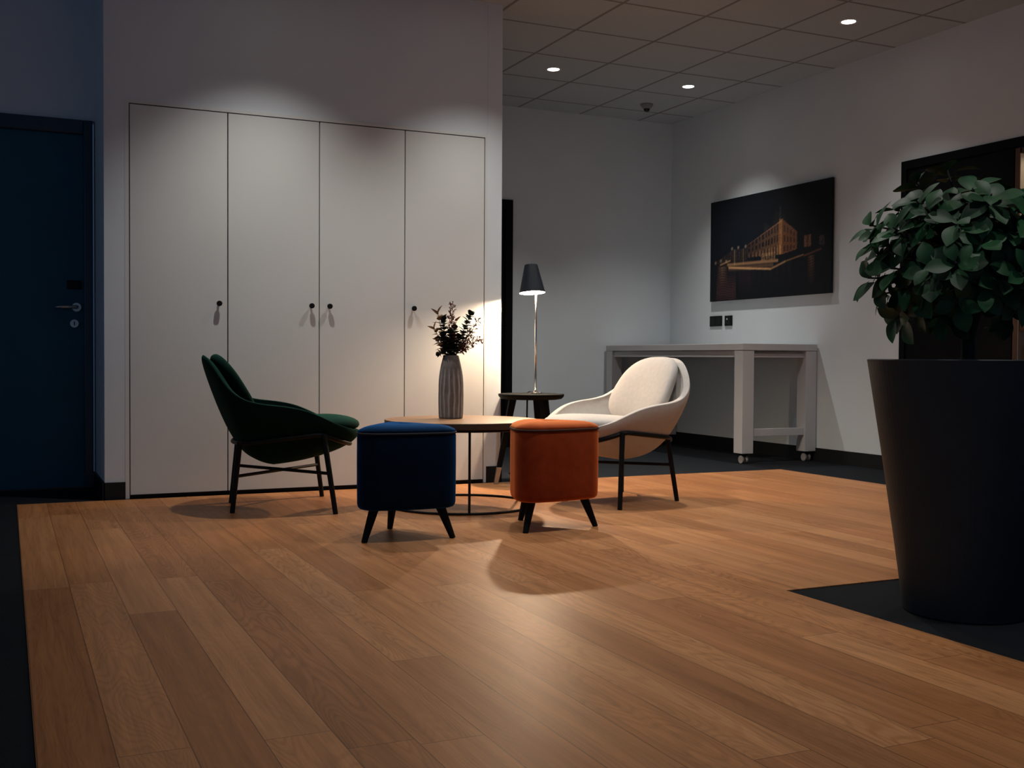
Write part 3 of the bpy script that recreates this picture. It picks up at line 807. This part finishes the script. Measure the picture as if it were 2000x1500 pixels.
def stem_thing(name, label, group, tip, mat, style, seed, bow=0.02, count=12, L=0.03, W=0.016):
    """one dried stem: starts inside the vase, bends over the lip toward tip (offset from vase axis, absolute z)"""
    rn = random.Random(seed)
    tipv = Vector((tip[0], tip[1], tip[2] - VZ))
    hd = Vector((tipv.x, tipv.y, 0)); k = min(0.030, hd.length * 0.5) if hd.length else 0
    lipd = hd.normalized() * k if hd.length > 1e-4 else Vector((0, 0, 0))
    p0 = Vector((-lipd.x * 0.6, -lipd.y * 0.6, 0.13)); p1 = Vector((lipd.x * 0.8, lipd.y * 0.8, 0.335)); p2 = p1 + (tipv - p1) * 0.5 + Vector((0, 0, bow)); p3 = tipv
    path = [cr([tuple(p0), tuple(p1), tuple(p2), tuple(p3)], i / 14) for i in range(15)]
    t = thing(name, label, 'dried stem', (VX, VY, VZ), 0, group)
    obj('stalk', TB(path, [0.0022 - 0.0011 * i / 14 for i in range(15)], 6), M['twig'], t)
    bm = bmesh.new()
    def sample(f): 
        q = f * 14; i = min(13, int(q)); return path[i].lerp(path[i + 1], q - i), (path[i + 1] - path[i]).normalized()
    if style == 'leafy':
        for q in range(count):
            f = 0.325 + 0.675 * q / (count - 1); p, tg = sample(f)
            a = q * 2.4 + rn.random() * 0.5; o = tg.orthogonal().normalized(); o2 = tg.cross(o)
            out = (o * math.cos(a) + o2 * math.sin(a)); d = (out * 0.9 + tg * (0.5 + 0.9 * (f > 0.93))).normalized()
            leaf_into(bm, p, d, tg, L * rn.uniform(0.8, 1.15) * (1.1 - 0.35 * f), W * rn.uniform(0.85, 1.1), 0.2, 0.2, 0.5)
        obj('leaves', bm, mat, t, smooth=True)
    else:
        sm = bmesh.new()
        for q in range(count):
            f = 0.42 + 0.58 * q / (count - 1); p, tg = sample(f)
            a = q * 2.4 + rn.random(); o = tg.orthogonal().normalized(); o2 = tg.cross(o)
            d = ((o * math.cos(a) + o2 * math.sin(a)) * 0.8 + tg * 0.7).normalized(); ln = L * rn.uniform(0.5, 1.2) * (1.25 - 0.6 * f)
            tube(sm, [p, p + d * ln * 0.6 + Vector((0, 0, 0.003)), p + d * ln], 0.0006, 4)
            for g in range(5):
                c = p + d * ln * (0.35 + 0.65 * g / 4) + Vector([rn.uniform(-1, 1) * 0.004 for _ in range(3)])
                dd = (d + Vector([rn.uniform(-1, 1) for _ in range(3)]) * 0.8).normalized()
                leaf_into(bm, c, dd, Vector((rn.uniform(-1, 1), rn.uniform(-1, 1), 1)), W * rn.uniform(0.8, 1.5), W * 0.55, 0.4, 0.1, 0.5, n=3)
        obj('twigs', sm, M['twig'], t); obj('buds', bm, mat, t)
    return t
GR = 'dried stems in the fluted vase'
stem_thing('eucalyptus_stem', 'dark green leafy stem left of centre in the vase bouquet', GR, (-0.040, 0.020, 0.998), M['euc'], 'leafy', 1, 0.0, 30, 0.046, 0.040)
stem_thing('eucalyptus_stem', 'dark green leafy stem leaning right with its tip highest of the dark ones', GR, (0.098, -0.036, 1.026), M['euc'], 'leafy', 2, 0.015, 36, 0.044, 0.042)
stem_thing('eucalyptus_stem', 'dark leafy stem low in the middle of the vase bouquet', GR, (-0.012, -0.022, 0.925), M['euc'], 'leafy', 3, 0.0, 28, 0.046, 0.040)
stem_thing('eucalyptus_stem', 'dark leaf sprig drooping over the left lip of the vase', GR, (-0.062, 0.014, 0.812), M['euc'], 'leafy', 4, 0.016, 14, 0.040, 0.026)
stem_thing('eucalyptus_stem', 'dark leafy stem just right of the middle, behind the red buds', GR, (0.030, 0.030, 0.945), M['euc'], 'leafy', 5, 0.0, 26, 0.044, 0.036)
stem_thing('eucalyptus_stem', 'dark leafy stem filling the lower left of the vase bouquet', GR, (-0.046, -0.006, 0.905), M['euc'], 'leafy', 21, 0.004, 24, 0.044, 0.038)
stem_thing('eucalyptus_stem', 'short dark leafy stem just above the vase mouth on the right', GR, (0.034, -0.020, 0.895), M['euc'], 'leafy', 22, 0.0, 22, 0.042, 0.036)
stem_thing('tan_leaf_stem', 'dried tan leafy stem at the upper left of the vase bouquet', GR, (-0.064, 0.034, 1.030), M['tan'], 'leafy', 6, 0.0, 16, 0.064, 0.034)
stem_thing('tan_leaf_stem', 'dried tan leafy stem sticking out furthest left from the vase', GR, (-0.082, 0.040, 0.945), M['tan'], 'leafy', 7, 0.008, 16, 0.060, 0.030)
stem_thing('tan_leaf_stem', 'short dried tan stem low on the left of the vase bouquet', GR, (-0.070, 0.026, 0.886), M['tan'], 'leafy', 8, 0.008, 16, 0.046, 0.032)
stem_thing('tan_leaf_stem', 'single upright tan leaf stem right of the tall central sprig', GR, (0.026, -0.004, 0.985), M['tan'], 'leafy', 9, 0.0, 8, 0.058, 0.026)
stem_thing('bud_sprig', 'tallest brown budded sprig standing upright in the vase', GR, (0.010, 0.004, 1.072), M['berry'], 'buds', 10, 0.0, 26, 0.033, 0.0149)
stem_thing('bud_sprig', 'brown budded sprig close beside the tallest one', GR, (-0.004, -0.014, 1.000), M['berry'], 'buds', 11, 0.0, 22, 0.026, 0.0149)
stem_thing('bud_sprig', 'wispy budded sprig reaching up to the far right of the vase', GR, (0.136, -0.054, 0.988), M['sage'], 'buds', 12, 0.004, 23, 0.033, 0.0135)
stem_thing('bud_sprig', 'red budded sprig reaching out lowest to the right of the vase', GR, (0.140, -0.058, 0.886), M['berry'], 'buds', 13, 0.012, 26, 0.037, 0.0135)
stem_thing('bud_sprig', 'red budded sprig in the middle of the right side of the bouquet', GR, (0.100, -0.034, 0.925), M['berry'], 'buds', 14, 0.010, 26, 0.037, 0.0135)
stem_thing('bud_sprig', 'short red budded sprig just over the right lip of the vase', GR, (0.066, -0.030, 0.845), M['berry'], 'buds', 15, 0.010, 22, 0.031, 0.0135)

# ------------------------------------------------------------------ side table and lamp
TX, TY = 2.995, 6.18
t = thing('side_table', 'small round black side table under the table lamp', 'table', (TX, TY, 0))
obj('tabletop', LT([(0.165, 0.530), (0.190, 0.534), (0.205, 0.549), (0.2075, 0.560), (0.206, 0.564), (0.198, 0.5655)], 72), M['blackwood'], t, smooth=False)
fr = Vector((0.42, 0.9075, 0)); rt = Vector((0.9075, -0.42, 0))
for dg in (190, 310, 70):
    a = math.radians(dg); d = rt * math.cos(a) + fr * math.sin(a)
    p = d * 0.118 + Vector((0, 0, 0.532)); q = d * 0.222
    m_ = q.lerp(p, 0.105 / 0.532)
    s = Vector((-d.y, d.x, 0))
    def sq(c, w_): return [c + d * w_ + s * w_, c - d * w_ + s * w_, c - d * w_ - s * w_, c + d * w_ - s * w_]
    lg = obj('leg', loft(bmesh.new(), [sq(m_, 0.0155), sq(p, 0.022)]), M['blackwood'], t, bevel=0.003)
    obj('metal_foot', loft(bmesh.new(), [sq(q, 0.0125), sq(m_, 0.0157)]), M['steel'], lg, bevel=0.002)

SX, SY = 3.023, 6.178      # stem
t = thing('table_lamp', 'slim chrome table lamp with a black cone shade on the side table', 'lamp', (SX, SY, 0.5655))
obj('base', LT([(0.046, 0.0), (0.046, 0.006), (0.040, 0.010), (0.012, 0.013), (0.009, 0.022)], 36), M['chrome'], t)
obj('pole', TB([(0, 0, 0.010), (0, 0, 0.70)], 0.0062, 14), M['chrome'], t, smooth=True)
sb = Vector((-0.020, 0.012, 0.632)); ax = FWH * 0.0155 - RTH * 0.009 + Vector((0, 0, 0.177)); 
obj('shade_arm', TB([(0, 0, 0.695), (-0.010, 0.006, 0.70), tuple(sb + ax * 0.42)], 0.004, 8), M['chrome'], t)
ud = ax.normalized(); u1 = ud.orthogonal().normalized(); u2 = ud.cross(u1)
def cone_ring(r, h, n=56): return [sb + ud * h + r * (math.cos(2 * PI * k / n) * u1 + math.sin(2 * PI * k / n) * u2) for k in range(n)]
shd = obj('lamp_shade', loft(bmesh.new(), [cone_ring(0.0815, 0.0), cone_ring(0.0412, 0.176), cone_ring(0.038, 0.179), cone_ring(0.002, 0.180)], cap0=False, cap1=True), M['shade'], t, smooth=False)
obj('shade_lining', loft(bmesh.new(), [cone_ring(0.0812, 0.0002), cone_ring(0.0800, 0.0006), cone_ring(0.040, 0.173), cone_ring(0.002, 0.1735)], cap0=False, cap1=True), M['shade_in'], shd, smooth=False)
obj('finial', LT([(0.006, 0.0), (0.006, 0.006), (0.003, 0.010), (0.003, 0.020), (0.0045, 0.024), (0.001, 0.028)], 12), M['chrome'], shd, loc=tuple(sb + ud * 0.179))
bl = bmesh.new(); bmesh.ops.create_uvsphere(bl, u_segments=20, v_segments=12, radius=0.022)
bulb = obj('bulb', bl, M['bulb'], t, smooth=True, loc=tuple(sb + ud * 0.080))
ld = bpy.data.lights.new('bulb_light', 'POINT'); ld.energy = LAMP_W; ld.color = LAMP_COL; ld.shadow_soft_size = 0.024
lo = bpy.data.objects.new('bulb_light', ld); C.objects.link(lo); lo.parent = t; lo.location = sb + ud * 0.035
cord = TB([(0.02, 0.03, 0.004), (0.03, 0.12, 0.006), (0.034, 0.158, 0.006), (0.036, 0.184, -0.002), (0.036, 0.192, -0.03), (0.034, 0.195, -0.30), (0.034, 0.200, -0.555), (0.05, 0.26, -0.562), (0.10, 0.60, -0.5635)], 0.0055, 8)
obj('power_cord', cord, M['blackmetal'], t, smooth=True)

# ------------------------------------------------------------------ planter and plant
PX, PY = 2.745, 2.52
t = thing('planter', 'tall black tapered planter at the right edge', 'planter', (PX, PY, -0.004))
obj('pot', LT([(0.178, 0.0), (0.182, 0.006), (0.215, 0.24), (0.257, 0.52), (0.300, 0.788), (0.3015, 0.794), (0.298, 0.797), (0.280, 0.797), (0.277, 0.790), (0.270, 0.735)], 96, cap1=False), M['pot'], t, smooth=False)
bm = bmesh.new(); rn = random.Random(3)
rings = []
for i in range(1, 10):
    rings.append([Vector((0.269 * i / 9 * math.cos(2 * PI * k / 40), 0.269 * i / 9 * math.sin(2 * PI * k / 40), 0.745 + rn.uniform(-0.008, 0.008))) for k in range(40)])
loft(bm, rings, cap0=True, cap1=False)
obj('soil', bm, M['soil'], t)
t = thing('indoor_tree', 'bushy glossy-leaved green plant growing in the tall black planter', 'plant', (PX, PY, 0.741))
Z0 = 0.741
spec = [(-0.268, 0.147, 1.215), (-0.310, 0.110, 1.045), (-0.270, 0.035, 0.915), (-0.16, 0.154, 1.275), (-0.059, 0.165, 1.372), (-0.047, 0.05, 1.392), (-0.094, -0.095, 1.310), (0.094, -0.072, 1.318),
        (-0.235, -0.17, 1.201), (-0.06, -0.226, 1.186), (-0.30, -0.13, 1.061), (-0.270, -0.20, 1.071), (-0.142, -0.192, 1.006), (-0.170, -0.06, 0.924), (-0.203, 0.166, 1.0), (-0.270, -0.012, 1.011),
        (-0.243, -0.022, 1.166), (0.03, -0.162, 1.014), (-0.20, -0.14, 0.96), (-0.189, 0.205, 1.127), (-0.053, -0.117, 1.229)]
rn = random.Random(11)
while len(spec) < 78:
    a = rn.uniform(0, 2 * PI); ph = math.acos(rn.uniform(-0.75, 1)); rr = rn.uniform(0.55, 1.0)
    p = (0.34 * rr * math.sin(ph) * math.cos(a), 0.34 * rr * math.sin(ph) * math.sin(a), 1.115 + 0.245 * rr * math.cos(ph))
    if min(math.dist(p, q) for q in spec) > 0.058: spec.append(p)
tr = bmesh.new(); lf = bmesh.new()
crowns = [Vector((-0.05, 0.02, 0.27)), Vector((0.05, -0.03, 0.30)), Vector((0.01, 0.07, 0.32)), Vector((-0.02, -0.06, 0.25)), Vector((0.0, 0.0, 0.38))]
tube(tr, [(0, 0, 0.0), (0.004, 0.002, 0.06), (0.0, 0.0, 0.12)], [0.026, 0.021, 0.020], 12)
for c in crowns: tube(tr, [(0, 0, 0.09), tuple(Vector((0, 0, 0.09)).lerp(c, 0.5) + Vector((0, 0, 0.01))), tuple(c)], [0.014, 0.011, 0.008], 8)
for q in spec:
    tip = Vector((q[0], q[1], q[2] - Z0))
    c = min(crowns, key=lambda v: (v - tip).length)
    mid = c.lerp(tip, 0.5) + Vector((0, 0, 0.015))
    tube(tr, [tuple(c), tuple(mid), tuple(tip)], [0.0055, 0.004, 0.0028], 6)
    axis = ((tip - Vector((0, 0, 0.30))).normalized() * 0.6 + (tip - mid).normalized() * 0.5 + Vector((0, 0, 0.35))).normalized()
    o = axis.orthogonal().normalized(); o2 = axis.cross(o); off = rn.uniform(0, 6.28); nl = rn.randint(6, 8)
    for k in range(nl):
        a = off + k * 2.4; lift = 0.15 + 0.55 * (k / nl) + rn.uniform(-0.15, 0.15)
        d = ((o * math.cos(a) + o2 * math.sin(a)) + axis * lift).normalized()
        L = rn.uniform(0.075, 0.105) * (1.05 - 0.3 * k / nl)
        leaf_into(lf, tip - axis * 0.012 * (nl - k) * 0.5 + d * 0.006, d, axis, L, L * rn.uniform(0.58, 0.70), 0.22, rn.uniform(0.05, 0.35))
obj('trunk', tr, M['bark'], t, smooth=True)
obj('foliage', lf, M['leaf'], t, smooth=True, subsurf=1)

# ------------------------------------------------------------------ shelf niche seen past the open side of the black doorway
t = thing('bookcase', 'brown bookcase with a cream inside at the right edge behind the plant', 'bookcase', (RX + 0.16, 4.52, -0.004))
bm = bmesh.new()
box(bm, (-0.165, 0.378, 0), (0.24, 0.412, 2.125))
obj('side_panel', bm, M['wood_edge'], t)
obj('side_panel', BX((-0.165, -0.40, 0), (0.24, -0.366, 2.125)), M['wood_edge'], t)
obj('lining', BX((-0.162, 0.374, 0.03), (0.23, 0.378, 2.09)), M['niche'], t)
obj('back_panel', BX((0.23, -0.366, 0), (0.24, 0.378, 2.125)), M['niche'], t)
obj('shelf', BX((-0.155, -0.366, 0.985), (0.23, 0.374, 1.045)), M['wood_edge'], t)
obj('shelf', BX((-0.155, -0.366, 2.09), (0.23, 0.374, 2.125)), M['wood_edge'], t)
obj('shelf', BX((-0.155, -0.366, 0.50), (0.23, 0.374, 0.54)), M['wood_edge'], t)
ld = bpy.data.lights.new('shelf_fill_light', 'AREA'); ld.shape = 'RECTANGLE'; ld.size = 0.03; ld.size_y = 0.6; ld.energy = 0.55; ld.color = (1.0, 0.86, 0.66)  # area lamp added to brighten the cream bookcase inside
obj('added_glow_strip', BX((-0.14, -0.30, 2.078), (-0.11, 0.30, 2.0895)), emit('fill_strip_glow', (1.0, 0.86, 0.66), 4.0), t)  # glowing strip made up to go with the added lamp
lo = bpy.data.objects.new('shelf_fill_light', ld); C.objects.link(lo); lo.parent = t; lo.location = (-0.125, 0, 2.07)
# things on the shelves
v = thing('bud_vase', 'small white vase of pale buds on the bookcase shelf at the right edge', 'vase', (RX + 0.06, 4.835, 1.041))
obj('body', LT([(0.022, 0.0), (0.030, 0.02), (0.032, 0.05), (0.018, 0.075), (0.016, 0.085)], 24), M['white'], v, smooth=True)
bm = bmesh.new(); bt_ = bmesh.new(); rn = random.Random(8)
for k in range(7):
    tip = Vector((rn.uniform(-0.05, 0.05), rn.uniform(-0.05, 0.03), rn.uniform(0.13, 0.34)))
    tube(bt_, [(0, 0, 0.06), tuple(tip * 0.6), tuple(tip)], 0.0012, 4)
    fb = bmesh.new(); bmesh.ops.create_icosphere(fb, subdivisions=2, radius=0.011, matrix=Matrix.Translation(tip) @ Matrix.Diagonal((1, 1, 1.4, 1)))
    obj('bud', fb, M['white'], v, smooth=True)
bm.free()
obj('twigs', bt_, M['twig'], v)
bk = thing('storage_box', 'dark box with a pale edge on the lower bookcase shelf at the right edge', 'box', (RX + 0.10, 4.76, 0.536))
obj('body', BX((-0.09, -0.09, 0), (0.09, 0.09, 0.36)), M['black'], bk, bevel=0.003)
obj('pale_edge', BX((-0.093, 0.080, 0.0), (-0.0895, 0.092, 0.36)), M['niche'], bk)
